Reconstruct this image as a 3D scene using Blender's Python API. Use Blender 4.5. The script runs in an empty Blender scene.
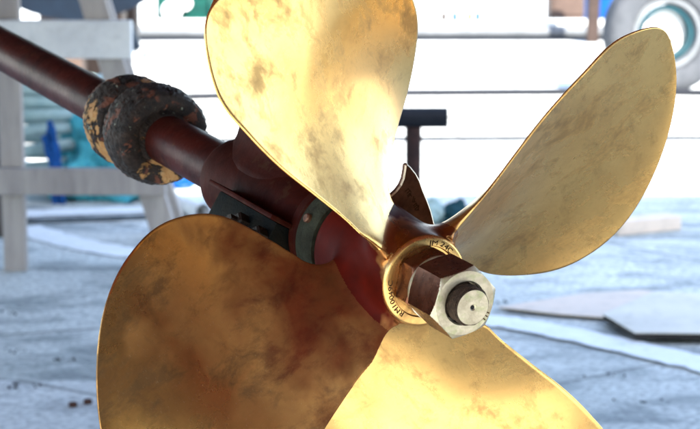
import bpy, bmesh, math, random
import numpy as np
from mathutils import Vector, Matrix, noise as mnoise
C = bpy.context.scene.collection
SC = bpy.context.scene
R = math.radians
random.seed(4)

# ------------------------------------------------------------------ camera
FPX, CW, CH = 2000.0, 350.0, 214.5          # focal length and centre in photo pixels (700 wide)
CAMZ, PITCH = 1.0, R(9)
cam_d = bpy.data.cameras.new('camera'); cam = bpy.data.objects.new('camera', cam_d); C.objects.link(cam)
cam.location = (0, 0, CAMZ); cam.rotation_euler = (R(90) - PITCH, 0, 0)
cam_d.sensor_fit = 'HORIZONTAL'; cam_d.sensor_width = 36; cam_d.lens = FPX / 700 * 36
cam_d.clip_start = 0.05; cam_d.clip_end = 2000
cam_d.dof.use_dof = True; cam_d.dof.focus_distance = 1.68; cam_d.dof.aperture_fstop = 15.5
SC.camera = cam
CM = Matrix.Translation((0, 0, CAMZ)) @ Matrix.Rotation(R(90) - PITCH, 4, 'X')

# ------------------------------------------------------------------ light
SUN_EL = R(40); SUN_H = Vector((0.469, -0.883))      # horizontal direction towards the sun (behind the camera, right)
w = bpy.data.worlds.new('World'); SC.world = w; w.use_nodes = True
nt = w.node_tree; nt.nodes.clear()
sky = nt.nodes.new('ShaderNodeTexSky'); sky.sky_type = 'NISHITA'; sky.sun_disc = False
sky.sun_elevation = SUN_EL; sky.sun_rotation = math.atan2(SUN_H.x, SUN_H.y)
bg = nt.nodes.new('ShaderNodeBackground'); bg.inputs['Strength'].default_value = 0.15
wo = nt.nodes.new('ShaderNodeOutputWorld')
nt.links.new(sky.outputs[0], bg.inputs[0]); nt.links.new(bg.outputs[0], wo.inputs[0])
sl = bpy.data.lights.new('sun', 'SUN'); sl.energy = 5; sl.angle = R(0.5); sl.color = (1, 0.95, 0.86)
so = bpy.data.objects.new('sun', sl); C.objects.link(so)
SD = Vector((SUN_H.x * math.cos(SUN_EL), SUN_H.y * math.cos(SUN_EL), math.sin(SUN_EL)))
so.rotation_euler = SD.to_track_quat('Z', 'Y').to_euler(); so.location = (5, -8, 12)
vs = SC.view_settings; vs.view_transform = 'Standard'; vs.look = 'None'; vs.gamma = 1; vs.exposure = 2.45
SC.cycles.max_bounces = 8; SC.cycles.glossy_bounces = 5

# ------------------------------------------------------------------ helpers
def tag(o, label=None, cat=None, group=None, kind=None):
    for k, v in (('label', label), ('category', cat), ('group', group), ('kind', kind)):
        if v: o[k] = v
    return o
def link_mesh(name, me, mats, parent=None):
    o = bpy.data.objects.new(name, me); C.objects.link(o)
    for m in (mats if isinstance(mats, (list, tuple)) else [mats]): me.materials.append(m)
    if parent: o.parent = parent
    return o
def obj(name, bm, mats, parent=None, smooth=None):
    bmesh.ops.recalc_face_normals(bm, faces=bm.faces)
    if smooth is not None:
        lim = R(smooth)
        for f in bm.faces: f.smooth = True
        for e in bm.edges:
            e.smooth = not (len(e.link_faces) == 2 and e.calc_face_angle(0) > lim)
    me = bpy.data.meshes.new(name); bm.to_mesh(me); bm.free()
    return link_mesh(name, me, mats, parent)
def empty(name, loc=(0, 0, 0), rz=0, M=None):
    o = bpy.data.objects.new(name, None); C.objects.link(o); o.empty_display_size = 0.05
    o.location = loc; o.rotation_euler = (0, 0, rz)
    if M is not None: o.matrix_world = M
    return o
def ray(px, py):
    v = Vector(((px - CW) / FPX, -(py - CH) / FPX, -1.0))
    return (CM.to_3x3() @ v)
def G(px, py, z=0.0):
    """ground point seen at a photo pixel"""
    r = ray(px, py); t = (z - CAMZ) / r.z
    return Vector((r.x * t, r.y * t, z))
def at(px, py, Y):
    r = ray(px, py); t = Y / r.y
    return Vector((r.x * t, Y, CAMZ + r.z * t))
def add_box(bm, c, s, M=None, bev=0.0):
    c = Vector(c); vv = []
    r = bmesh.ops.create_cube(bm, size=1.0)
    T = Matrix.Translation(c) @ (M.to_4x4() if M else Matrix()) @ Matrix.Diagonal((s[0], s[1], s[2], 1))
    bmesh.ops.transform(bm, matrix=T, verts=r['verts'])
    if bev > 0:
        es = list({e for v in r['verts'] for e in v.link_edges})
        bmesh.ops.bevel(bm, geom=es, offset=bev, segments=2, affect='EDGES', profile=0.6)
def bar(bm, a, b, wd, th, bev=0.003, up=(0, 0, 1)):
    """a plank from a to b, wd along 'side', th along the remaining axis"""
    a, b = Vector(a), Vector(b); z = (b - a).normalized(); s = Vector(up).cross(z)
    if s.length < 1e-4: s = Vector((1, 0, 0))
    s.normalize(); t = z.cross(s)
    M = Matrix((s, t, z)).transposed()
    add_box(bm, (a + b) / 2, (wd, th, (b - a).length), M, bev)
def sweep(bm, pts, r, n=10, cap=True, rf=None):
    pts = [Vector(p) for p in pts]; rings = []; prev = None
    for i, p in enumerate(pts):
        t = (pts[min(i + 1, len(pts) - 1)] - pts[max(i - 1, 0)]).normalized()
        if prev is None:
            s = t.cross(Vector((0, 0, 1)))
            if s.length < 1e-3: s = t.cross(Vector((1, 0, 0)))
        else: s = prev - t * prev.dot(t)
        s.normalize(); prev = s; u = t.cross(s); rr = rf(i) if rf else r
        rings.append([bm.verts.new(p + (s * math.cos(2 * math.pi * k / n) + u * math.sin(2 * math.pi * k / n)) * rr) for k in range(n)])
    for a, b in zip(rings, rings[1:]):
        for k in range(n): bm.faces.new((a[k], a[(k + 1) % n], b[(k + 1) % n], b[k]))
    if cap: bm.faces.new(rings[0]); bm.faces.new(rings[-1])
def lathe(bm, prof, n=96, rfun=None, cap0=True, cap1=True, M=None):
    """prof: list of (radius, z); rfun(r, z, angle) may reshape; axis z"""
    rings = []
    for r, z in prof:
        row = []
        for k in range(n):
            a = 2 * math.pi * k / n; rr = rfun(r, z, a) if rfun else r
            v = Vector((rr * math.cos(a), rr * math.sin(a), z))
            row.append(bm.verts.new(M @ v if M else v))
        rings.append(row)
    for a, b in zip(rings, rings[1:]):
        for k in range(n): bm.faces.new((a[k], a[(k + 1) % n], b[(k + 1) % n], b[k]))
    if cap0: bm.faces.new(rings[0][::-1])
    if cap1: bm.faces.new(rings[-1])

# ------------------------------------------------------------------ materials
class NT:
    def __init__(s, name):
        s.m = bpy.data.materials.new(name); s.m.use_nodes = True; s.t = s.m.node_tree; s.t.nodes.clear()
        s.out = s.n('ShaderNodeOutputMaterial'); s.b = s.n('ShaderNodeBsdfPrincipled')
        s.t.links.new(s.b.outputs[0], s.out.inputs[0]); s.tc = s.n('ShaderNodeTexCoord')
    def n(s, k, **kw):
        x = s.t.nodes.new(k)
        for a, v in kw.items(): setattr(x, a, v)
        return x
    def l(s, a, b): s.t.links.new(a, b)
    def setv(s, sock, v):
        if hasattr(v, 'is_linked') or isinstance(v, bpy.types.NodeSocket): s.l(v, sock)
        else: sock.default_value = v
    def coord(s, scale=(1, 1, 1), rot=(0, 0, 0), rnd=False, src='Object'):
        mp = s.n('ShaderNodeMapping'); s.l(s.tc.outputs[src], mp.inputs[0]); mp.inputs['Scale'].default_value = scale
        mp.inputs['Rotation'].default_value = rot
        if rnd:
            oi = s.n('ShaderNodeObjectInfo'); mu = s.n('ShaderNodeMath', operation='MULTIPLY'); mu.inputs[1].default_value = 37
            s.l(oi.outputs['Random'], mu.inputs[0]); cb = s.n('ShaderNodeCombineXYZ')
            for i in range(3): s.l(mu.outputs[0], cb.inputs[i])
            s.l(cb.outputs[0], mp.inputs['Location'])
        return mp.outputs[0]
    def noise(s, vec, scale, detail=6, rough=0.55, dist=0.0):
        x = s.n('ShaderNodeTexNoise'); s.l(vec, x.inputs['Vector']); x.inputs['Scale'].default_value = scale
        x.inputs['Detail'].default_value = detail; x.inputs['Roughness'].default_value = rough; x.inputs['Distortion'].default_value = dist
        return x.outputs['Fac']
    def vor(s, vec, scale, feature='F1', out='Distance'):
        x = s.n('ShaderNodeTexVoronoi', feature=feature); s.l(vec, x.inputs['Vector']); x.inputs['Scale'].default_value = scale
        return x.outputs[out]
    def ramp(s, f, stops, interp='LINEAR'):
        x = s.n('ShaderNodeValToRGB'); s.l(f, x.inputs[0]); cr = x.color_ramp; cr.interpolation = interp
        while len(cr.elements) < len(stops): cr.elements.new(0.5)
        for e, (p, c) in zip(cr.elements, stops):
            e.position = p; e.color = (*c, 1) if isinstance(c, (tuple, list)) else (c, c, c, 1)
        return x.outputs[0]
    def mix(s, f, a, b, mode='MIX'):
        x = s.n('ShaderNodeMix', data_type='RGBA', blend_type=mode)
        s.setv(x.inputs[0], f)
        for sock, v in ((x.inputs[6], a), (x.inputs[7], b)):
            if isinstance(v, (tuple, list)): sock.default_value = (*v, 1)
            else: s.setv(sock, v)
        return x.outputs[2]
    def mul(s, a, b, op='MULTIPLY'):
        x = s.n('ShaderNodeMath', operation=op); s.setv(x.inputs[0], a); s.setv(x.inputs[1], b); return x.outputs[0]
    def bump(s, h, strength=0.3, dist=0.01, prev=None):
        x = s.n('ShaderNodeBump'); x.inputs['Strength'].default_value = strength; x.inputs['Distance'].default_value = dist
        s.l(h, x.inputs['Height'])
        if prev: s.l(prev, x.inputs['Normal'])
        return x.outputs[0]
    def done(s, col, rough=0.6, metal=0.0, normal=None, spec=None, coat=None):
        if isinstance(col, (tuple, list)): s.b.inputs['Base Color'].default_value = (*col, 1)
        else: s.l(col, s.b.inputs['Base Color'])
        s.setv(s.b.inputs['Roughness'], rough); s.setv(s.b.inputs['Metallic'], metal)
        if normal: s.l(normal, s.b.inputs['Normal'])
        if spec is not None: s.b.inputs['Specular IOR Level'].default_value = spec
        if coat: s.b.inputs['Coat Weight'].default_value = coat; s.b.inputs['Coat Roughness'].default_value = 0.2
        return s.m

def m_bronze(name, refl_paint=0.0):
    s = NT(name); v = s.coord(rnd=True); v2 = s.coord((1, 1.8, 1), (0.3, 0.2, 0.7), rnd=True); v3 = s.coord((1.6, 1, 1), (0.9, 0.1, 0.2), rnd=True)
    big = s.noise(v, 11, 5, 0.55, 0.4); mid = s.noise(v2, 22, 9, 0.68, 0.25); mid2 = s.noise(v3, 38, 9, 0.7, 0.2); fine = s.noise(v, 210, 6, 0.75)
    f1 = s.ramp(big, [(0.40, 0.0), (0.68, 1.0)]); f2 = s.ramp(mid, [(0.50, 0.0), (0.64, 1.0)]); f3 = s.ramp(mid2, [(0.54, 0.0), (0.66, 1.0)])
    tone = s.mix(s.noise(v, 5, 4, 0.5), (0.90 - refl_paint * .36, 0.585 - refl_paint * .32, 0.225 - refl_paint * .15), (0.80 - refl_paint * .38, 0.45 - refl_paint * .29, 0.13 - refl_paint * .08))  # darker variant puts dark reflections into the base colour
    c = s.mix(s.mul(f1, 0.48 + refl_paint * .5), tone, (0.38 - refl_paint * .16, 0.20 - refl_paint * .11, 0.075 - refl_paint * .04))
    c = s.mix(s.mul(f2, 0.46 + refl_paint * .6), c, (0.16, 0.09, 0.04))
    c = s.mix(s.mul(f3, 0.28), c, (0.12, 0.075, 0.04))
    c = s.mix(s.ramp(fine, [(0.50, 0.0), (0.75, 0.22)]), c, (0.30, 0.17, 0.07))
    ro = s.mul(s.mul(f1, 0.08), 0.23, 'ADD'); ro = s.mul(ro, s.mul(f2, 0.14), 'ADD'); me_ = 0.96
    # grinding and polishing marks
    g1 = s.noise(s.coord((1, 26, 26), (0.2, 0.5, 0.9), rnd=True), 34, 3, 0.7); g2 = s.noise(s.coord((30, 1, 30), (0.6, 0.1, 0.35), rnd=True), 30, 3, 0.7)
    c = s.mix(s.ramp(g1, [(0.60, 0.0), (0.72, 0.30)]), c, (0.20, 0.12, 0.06)); c = s.mix(s.ramp(g2, [(0.62, 0.0), (0.72, 0.25)]), c, (0.92, 0.72, 0.45))
    nb = s.bump(g1, 0.03, 0.0008); nb = s.bump(s.noise(v, 9, 2, 0.5), 0.10, 0.012, nb)
    if refl_paint:
        # red paint on the boss, and dark red hull reflection painted in, ragged edge
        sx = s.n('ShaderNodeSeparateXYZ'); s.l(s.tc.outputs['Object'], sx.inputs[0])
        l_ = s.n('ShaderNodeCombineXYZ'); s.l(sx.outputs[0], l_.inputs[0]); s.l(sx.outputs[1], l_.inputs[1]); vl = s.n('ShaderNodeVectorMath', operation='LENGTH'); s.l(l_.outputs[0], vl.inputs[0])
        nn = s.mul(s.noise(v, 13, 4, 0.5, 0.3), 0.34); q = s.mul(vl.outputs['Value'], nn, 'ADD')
        if refl_paint > .9: q = s.mul(s.mul(sx.outputs[2], .30), nn, 'ADD'); k = s.ramp(q, [(0.180, 1.0), (0.205, 0.0)])
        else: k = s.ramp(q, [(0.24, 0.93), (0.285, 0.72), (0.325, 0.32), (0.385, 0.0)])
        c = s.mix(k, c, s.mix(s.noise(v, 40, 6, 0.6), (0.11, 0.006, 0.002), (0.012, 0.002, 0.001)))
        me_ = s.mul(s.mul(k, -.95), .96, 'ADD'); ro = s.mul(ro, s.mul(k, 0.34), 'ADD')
    return s.done(c, ro, me_, nb, .06 if refl_paint else None)
def m_nut():
    s = NT('dark_bronze'); v = s.coord(rnd=True)
    c = s.mix(s.ramp(s.noise(v, 60, 6, 0.6), [(0.4, 0.0), (0.7, 1.0)]), (0.20, 0.08, 0.045), (0.08, 0.03, 0.018))
    return s.done(c, s.mul(s.mul(s.noise(v, 90), 0.25), 0.16, 'ADD'), 0.9, s.bump(s.noise(v, 300, 4), 0.12, 0.001))
def m_face():
    s = NT('tarnished_bright_metal'); v = s.coord()
    n1 = s.noise(v, 70, 7, 0.65); g = s.ramp(s.noise(v, 110, 5, 0.6), [(0.5, 0.0), (0.68, 1.0)])
    c = s.mix(s.ramp(n1, [(0.35, 0.0), (0.7, 1.0)]), (0.56, 0.49, 0.38), (0.33, 0.28, 0.20)); c = s.mix(s.mul(g, 0.65), c, (0.30, 0.33, 0.16))
    return s.done(c, s.mul(s.mul(n1, 0.35), 0.22, 'ADD'), 0.75, s.bump(s.noise(v, 400, 5), 0.25, 0.001))
def m_redpaint(name, a, b, rough=0.34, spots=None, spec=0.3):
    s = NT(name); v = s.coord(); n1 = s.noise(v, 22, 8, 0.65, 0.6)
    c = s.mix(s.ramp(n1, [(0.38, 0.0), (0.68, 1.0)]), a, b)
    if spots: c = s.mix(s.ramp(s.noise(v, 70, 6, 0.6), [(0.60, 0.0), (0.66, 0.8)]), c, spots)
    nb = s.bump(s.noise(v, 160, 6, 0.6), 0.28, 0.002)
    return s.done(c, s.mul(s.mul(n1, 0.3), rough - 0.12, 'ADD'), 0.0, nb, spec)
def m_collar(name, th):
    s = NT(name); v = s.coord()
    n1 = s.noise(v, 17, 10, 0.64, 0.3); n2 = s.noise(v, 95, 9, 0.78)
    c = s.mix(s.ramp(n2, [(0.4, 0.0), (0.66, 1.0)]), (0.014, 0.011, 0.010), (0.055, 0.036, 0.028))
    c = s.mix(s.ramp(s.noise(v, 45, 6, 0.6, 0.4), [(0.57, 0.0), (0.62, 1.0)]), c, (0.17, 0.06, 0.035))
    f = s.ramp(n1, [(th, 0.0), (th + .02, 1.0)], 'LINEAR')
    tan = s.mix(s.ramp(n2, [(0.35, 0.0), (0.7, 1.0)]), (0.50, 0.22, 0.07), (0.62, 0.40, 0.18))
    c = s.mix(f, c, tan)
    c = s.mix(s.ramp(s.noise(v, 130, 4, 0.6), [(0.66, 0.0), (0.70, 0.8)]), c, (0.42, 0.46, 0.36))
    h = s.mul(s.mul(n2, 0.8), s.mul(f, -0.8), 'ADD')
    return s.done(c, s.mul(s.mul(n2, 0.4), 0.2, 'ADD'), 0.0, s.bump(h, 1.0, 0.007), .2)
def m_ground(name, a, b, dark, sc=1.0):
    s = NT(name); v = s.coord(src='Object'); vst = s.coord((0.6, 1.0, 1))
    n1 = s.noise(v, 1.1 * sc, 8, 0.6, 0.4); n2 = s.noise(vst, 7 * sc, 8, 0.65, 0.3); n3 = s.noise(v, 60, 6, 0.7)
    c = s.mix(s.ramp(n1, [(0.35, 0.0), (0.66, 1.0)]), a, b)
    c = s.mix(s.ramp(n2, [(0.47, 0.0), (0.62, 0.85)]), c, dark)
    c = s.mix(s.ramp(s.noise(v, 5, 5, 0.6, 1.5), [(0.60, 0.0), (0.72, 0.5)]), c, tuple(x * 1.35 for x in b))
    c = s.mix(s.ramp(n3, [(0.42, 0.0), (0.68, 0.75)]), c, tuple(x * 0.5 for x in dark))
    cr = s.ramp(s.vor(s.coord((1, 1, 1)), 0.85, 'DISTANCE_TO_EDGE'), [(0.0, 1.0), (0.006, 0.0)])
    c = s.mix(s.mul(cr, 0.6), c, (0.05, 0.05, 0.05))
    h = s.mul(n3, s.mul(n2, 0.6), 'ADD')
    return s.done(c, 0.85, 0.0, s.bump(h, 0.35, 0.006), .2)
def m_simple(name, a, b=None, rough=0.6, metal=0.0, scale=12, bump=0.2, stretch=(1, 1, 1), rnd=False, spec=0.12):
    s = NT(name); v = s.coord(stretch, rnd=rnd); n1 = s.noise(v, scale, 7, 0.6, 0.3)
    b = b or tuple(x * 0.7 for x in a)
    c = s.mix(s.ramp(n1, [(0.35, 0.0), (0.7, 1.0)]), a, b)
    c = s.mix(s.ramp(s.noise(v, scale * 5, 5, 0.6), [(0.5, 0.0), (0.8, 0.45)]), c, tuple(x * 0.55 for x in b))
    return s.done(c, rough, metal, s.bump(s.noise(v, scale * 6, 5, 0.6), bump, 0.004), spec)
M = {}
M['bronze'] = m_bronze('polished_bronze'); M['bronze2'] = m_bronze('bronze_dark_reflection', .6); M['bronze3'] = m_bronze('boss_bronze_paint_reflection', 1.0); M['nut'] = m_nut(); M['face'] = m_face(); M['collar'] = m_collar('flaking_black_paint', .59); M['collar2'] = m_collar('flaking_black_and_tan_paint', .495)
M['shaft'] = m_redpaint('red_brown_shaft_paint', (0.050, 0.008, 0.005), (0.020, 0.004, 0.003), 0.40, (0.08, .03, .016), 0.10)
M['strut'] = m_redpaint('red_brown_strut_paint', (0.042, 0.0065, 0.0035), (0.018, 0.003, 0.002), 0.6, (.045, .016, .008), 0.05)
M['antifoul'] = m_redpaint('red_antifouling', (0.13, 0.016, 0.010), (0.06, 0.009, 0.007), 0.6)
M['hullwhite'] = m_simple('white_gelcoat', (0.75, 0.75, 0.73), (0.66, 0.66, 0.64), 0.3, 0, 1.5, 0.05)
M['cutter'] = m_simple('grimy_bronze_plate', (0.20, 0.10, 0.065), (0.10, 0.05, 0.035), 0.42, 0.7, 60)
M['cutbevel'] = m_simple('worn_bright_edge', (0.62, 0.52, 0.40), (0.45, 0.36, 0.27), 0.35, 0.9, 90)
M['block'] = m_simple('blackened_green_metal', (0.012, 0.011, 0.009), (0.006, 0.009, 0.010), 0.6, 0.0, 50, 0.2, spec=.03)
M['boltdark'] = m_simple('dark_greasy_steel', (0.030, 0.020, 0.015), (0.014, 0.011, 0.010), 0.5, 0, 90, 0.3)
M['verdigris'] = m_simple('grey_green_metal', (0.045, 0.048, 0.032), (0.018, 0.016, 0.012), 0.7, 0.0, 60, 0.4, spec=.05)
M['thread'] = m_simple('grimy_thread', (0.10, 0.065, 0.045), (0.03, 0.022, 0.018), 0.5, 0.5, 200, 0.6)
M['stamp'] = m_simple('dark_stamp', (0.075, 0.035, 0.014), None, 0.7, 0, 40)
M['ground'] = m_ground('worn_concrete', (0.60, 0.63, 0.59), (0.82, 0.84, 0.79), (0.30, 0.33, 0.325))
M['slab'] = m_ground('pale_concrete', (0.72, 0.74, 0.71), (0.84, 0.85, 0.82), (0.52, 0.54, 0.53), 1.4)
M['line'] = m_simple('worn_white_line', (0.88, 0.90, 0.88), (0.80, 0.82, 0.80), 0.7, 0, 8, 0.3)
M['joint'] = m_simple('joint_sealant', (0.05, 0.055, 0.065), None, 0.8, 0, 10)
M['wood'] = m_simple('weathered_grey_wood', (0.42, 0.38, 0.35), (0.28, 0.25, 0.24), 0.8, 0, 14, 0.5, (1, 1, 0.15))
M['woodpaint'] = m_simple('white_washed_wood', (0.74, 0.74, 0.72), (0.60, 0.60, 0.60), 0.75, 0, 9, 0.4)
M['wooddark'] = m_simple('dark_wet_wood', (0.14, 0.12, 0.11), (0.08, 0.07, 0.07), 0.8, 0, 14, 0.5)
M['ply'] = m_simple('pale_plywood', (0.74, 0.70, 0.62), (0.60, 0.57, 0.50), 0.75, 0, 5, 0.3)
M['plypink'] = m_simple('pinkish_plywood', (0.76, 0.63, 0.52), (0.66, 0.58, 0.50), 0.75, 0, 4, 0.3)
M['plyedge'] = m_simple('dark_board_edge', (0.05, 0.045, 0.045), None, 0.8)
M['rust'] = m_simple('rusty_steel', (0.10, 0.045, 0.03), (0.05, 0.03, 0.025), 0.75, 0.2, 25, 0.6)
M['darkrust'] = m_simple('dark_rusty_tube', (0.05, 0.026, 0.022), (0.02, 0.014, 0.015), 0.8, 0, 25, 0.6)
M['steel'] = m_simple('dull_dark_steel', (0.014, 0.016, 0.022), (0.009, 0.011, 0.015), 0.6, 0.0, 30, 0.3)
M['hose'] = m_simple('pale_green_hose', (0.36, 0.47, 0.45), (0.24, 0.36, 0.36), 0.5, 0, 20)
M['bluerope'] = m_simple('blue_rope', (0.015, 0.10, 0.34), (0.01, 0.06, 0.22), 0.7, 0, 120, 0.8)
M['net'] = m_simple('turquoise_net', (0.10, 0.48, 0.52), (0.05, 0.30, 0.42), 0.8, 0, 60, 1.0)
M['navy'] = m_simple('navy_hull_paint', (0.004, 0.009, 0.018), (0.003, 0.006, 0.012), 0.5, 0, 6, 0.1)
M['green'] = m_simple('green_machine_paint', (0.004, 0.048, 0.038), (0.003, 0.025, 0.022), 0.45, 0, 14, 0.2)
M['cream'] = m_simple('cream_paint', (0.085, 0.058, 0.047), (0.06, 0.042, 0.035), 0.6, 0, 8)
M['creamhull'] = m_simple('warm_cream_hull', (0.78, 0.66, 0.44), (0.70, 0.58, 0.38), 0.5, 0, 2, 0.1)
M['white'] = m_simple('white_paint', (0.80, 0.80, 0.79), (0.72, 0.72, 0.72), 0.5, 0, 5, 0.1)
M['tyre'] = m_simple('chalky_grey_rubber', (0.065, 0.07, 0.08), (0.045, 0.05, 0.058), 0.8, 0, 20, 0.4)
M['rimgrey'] = m_simple('grey_rim_paint', (0.14, 0.15, 0.165), (0.10, 0.11, 0.12), 0.6, 0, 10)
M['teal'] = m_simple('teal_wheel_paint', (0.012, 0.055, 0.07), (0.008, 0.035, 0.05), 0.5, 0, 15)
M['blue'] = m_simple('blue_plastic', (0.004, 0.055, 0.22), (0.003, 0.04, 0.16), 0.4, 0, 6, 0.1)
M['orange'] = m_simple('orange_plastic', (0.75, 0.25, 0.05), None, 0.5)
M['brown'] = m_simple('brown_timber', (0.04, 0.028, 0.024), (0.028, 0.02, 0.018), 0.8, 0, 12, 0.5)
M['holedark'] = m_simple('hole_dark', (0.02, 0.02, 0.022), None, 0.7)
M['roof'] = m_simple('grey_roof_sheet', (0.35, 0.36, 0.38), None, 0.6, 0, 4)

# ------------------------------------------------------------------ ground
def sheet(name, pts, z, mat, th=None):
    bm = bmesh.new()
    vs = [bm.verts.new((p[0], p[1], z)) for p in pts]; f = bm.faces.new(vs)
    if th:
        r = bmesh.ops.extrude_face_region(bm, geom=[f]); bmesh.ops.translate(bm, verts=[v for v in r['geom'] if isinstance(v, bmesh.types.BMVert)], vec=(0, 0, th))
    return obj(name, bm, mat)
tag(sheet('ground', [(-300, -300), (300, -300), (300, 900), (-300, 900)], 0, M['ground']), kind='structure')
# pale concrete slab, lower left (its far edge crosses the picture at y = 383)
a, b, c, d = G(-60, 381), G(420, 389), G(420, 700), G(-60, 700)
bm = bmesh.new(); N = 30; top = []
for i in range(N + 1):
    p = a.lerp(b, i / N); top.append((p.x, p.y + 0.03 * mnoise.noise(Vector((i * 0.7, 0, 3)))))
tag(sheet('pavement', top + [(c.x, c.y), (d.x, d.y)], 0.004, M['slab']), kind='structure')
# pale concrete yard beyond the asphalt
fy = G(350, 186).y
tag(sheet('concrete_yard', [(-40, fy + 0.1), (40, fy - 0.25), (40, 60), (-40, 60)], 0.004, M['slab']), kind='structure')
def stripe(name, pix, wpix, mat, z, label=None):
    pts = [G(x, y, z) for x, y in pix]; 
    # smooth resample
    fine = []
    for i in range(len(pts) - 1):
        p0 = pts[max(i - 1, 0)]; p1 = pts[i]; p2 = pts[i + 1]; p3 = pts[min(i + 2, len(pts) - 1)]
        for k in range(8):
            t = k / 8; fine.append(0.5 * ((2 * p1) + (p2 - p0) * t + (2 * p0 - 5 * p1 + 4 * p2 - p3) * t * t + (3 * p1 - p0 - 3 * p2 + p3) * t ** 3))
    fine.append(pts[-1]); bm = bmesh.new(); L, Rr = [], []
    for i, p in enumerate(fine):
        t = (fine[min(i + 1, len(fine) - 1)] - fine[max(i - 1, 0)]).normalized(); s = Vector((-t.y, t.x, 0))
        wv = wpix * (1 + 0.25 * mnoise.noise(Vector((i * 0.9, wpix, 1)))) / 2
        L.append(bm.verts.new(p + s * wv)); Rr.append(bm.verts.new(p - s * wv))
    for i in range(len(fine) - 1): bm.faces.new((L[i], L[i + 1], Rr[i + 1], Rr[i]))
    return tag(obj(name, bm, mat), kind='structure')
stripe('road_marking', [(470, 318), (520, 324), (600, 340), (700, 363), (760, 378)], 0.115, M['line'], 0.0058)
stripe('road_marking', [(-40, 216), (60, 212), (145, 209), (210, 207)], 0.13, M['line'], 0.003)
stripe('road_marking', [(20, 227), (50, 236), (90, 246), (140, 254), (190, 260)], 0.13, M['line'], 0.003)
stripe('pavement_joint', [(-60, 222), (60, 219), (140, 216), (215, 213)], 0.05, M['joint'], 0.0095)
stripe('pavement_joint', [(-400, 146), (100, 141), (400, 138), (720, 137), (1100, 135)], 0.075, M['joint'], 0.0085)
bm = bmesh.new()
for k, (px, py) in enumerate([(10, 383), (28, 384), (20, 350), (60, 357), (5, 312), (640, 400), (610, 372), (500, 300)]):
    g = G(px, py, 0.01)
    for j in range(5):
        a_ = random.uniform(0, 6.28); q = g + Vector((random.gauss(0, 0.02), random.gauss(0, 0.012), 0))
        h = random.uniform(0.003, 0.007); bmesh.ops.create_icosphere(bm, subdivisions=1, radius=h * 0.6, matrix=Matrix.Translation((q.x, q.y, h * 0.3 + 0.004)))
tag(obj('gravel', bm, M['joint']), label='dark crumbs of grit along the slab edge', kind='stuff')

# ------------------------------------------------------------------ propeller frame
AX = Vector((0.46661018800624804, -0.24555622, 0.84969234)); E1 = Vector((0.46570472, 0.88494017, 0)); E2 = AX.cross(E1)
HUB = Vector((0.04424925, -0.04557508, -1.66225604))
R3 = CM.to_3x3() @ Matrix((E1, E2, AX)).transposed()
PM = Matrix.Translation(CM @ HUB) @ R3.to_4x4()       # local x,y = blade plane, local z = aft along the shaft
PMI = PM.inverted()
WUP = (R3.inverted() @ Vector((0, 0, 1)))              # world up in the shaft's own frame
def hermite(xs, ys, x):
    xs = np.asarray(xs, float); ys = np.asarray(ys, float); d = np.gradient(ys, xs)
    i = np.clip(np.searchsorted(xs, x) - 1, 0, len(xs) - 2); h = xs[i + 1] - xs[i]; t = (x - xs[i]) / h
    return (2*t**3-3*t*t+1)*ys[i] + (t**3-2*t*t+t)*h*d[i] + (-2*t**3+3*t*t)*ys[i+1] + (t**3-t*t)*h*d[i+1]
PR = 0.3011994; RH = 0.0395
KR = np.array([.125, .22, .32, .44, .58, .72, .85, .94])
SL = np.array([.028, .0385, .0455, .0565, .0683, .0722, .0651, .0415])
SR = np.array([.052, .060, .0965, .1354, .1612, .1685, .1417, .0865])
PH = [49.2604, 37.4849, 28.4315, 21.6713, 17.7419]; RK = [0.00788, 0.00549, 0.01684, 0.02508]
SK = [-.005589, .005534, .027531]; AL = 61.4017
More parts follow.
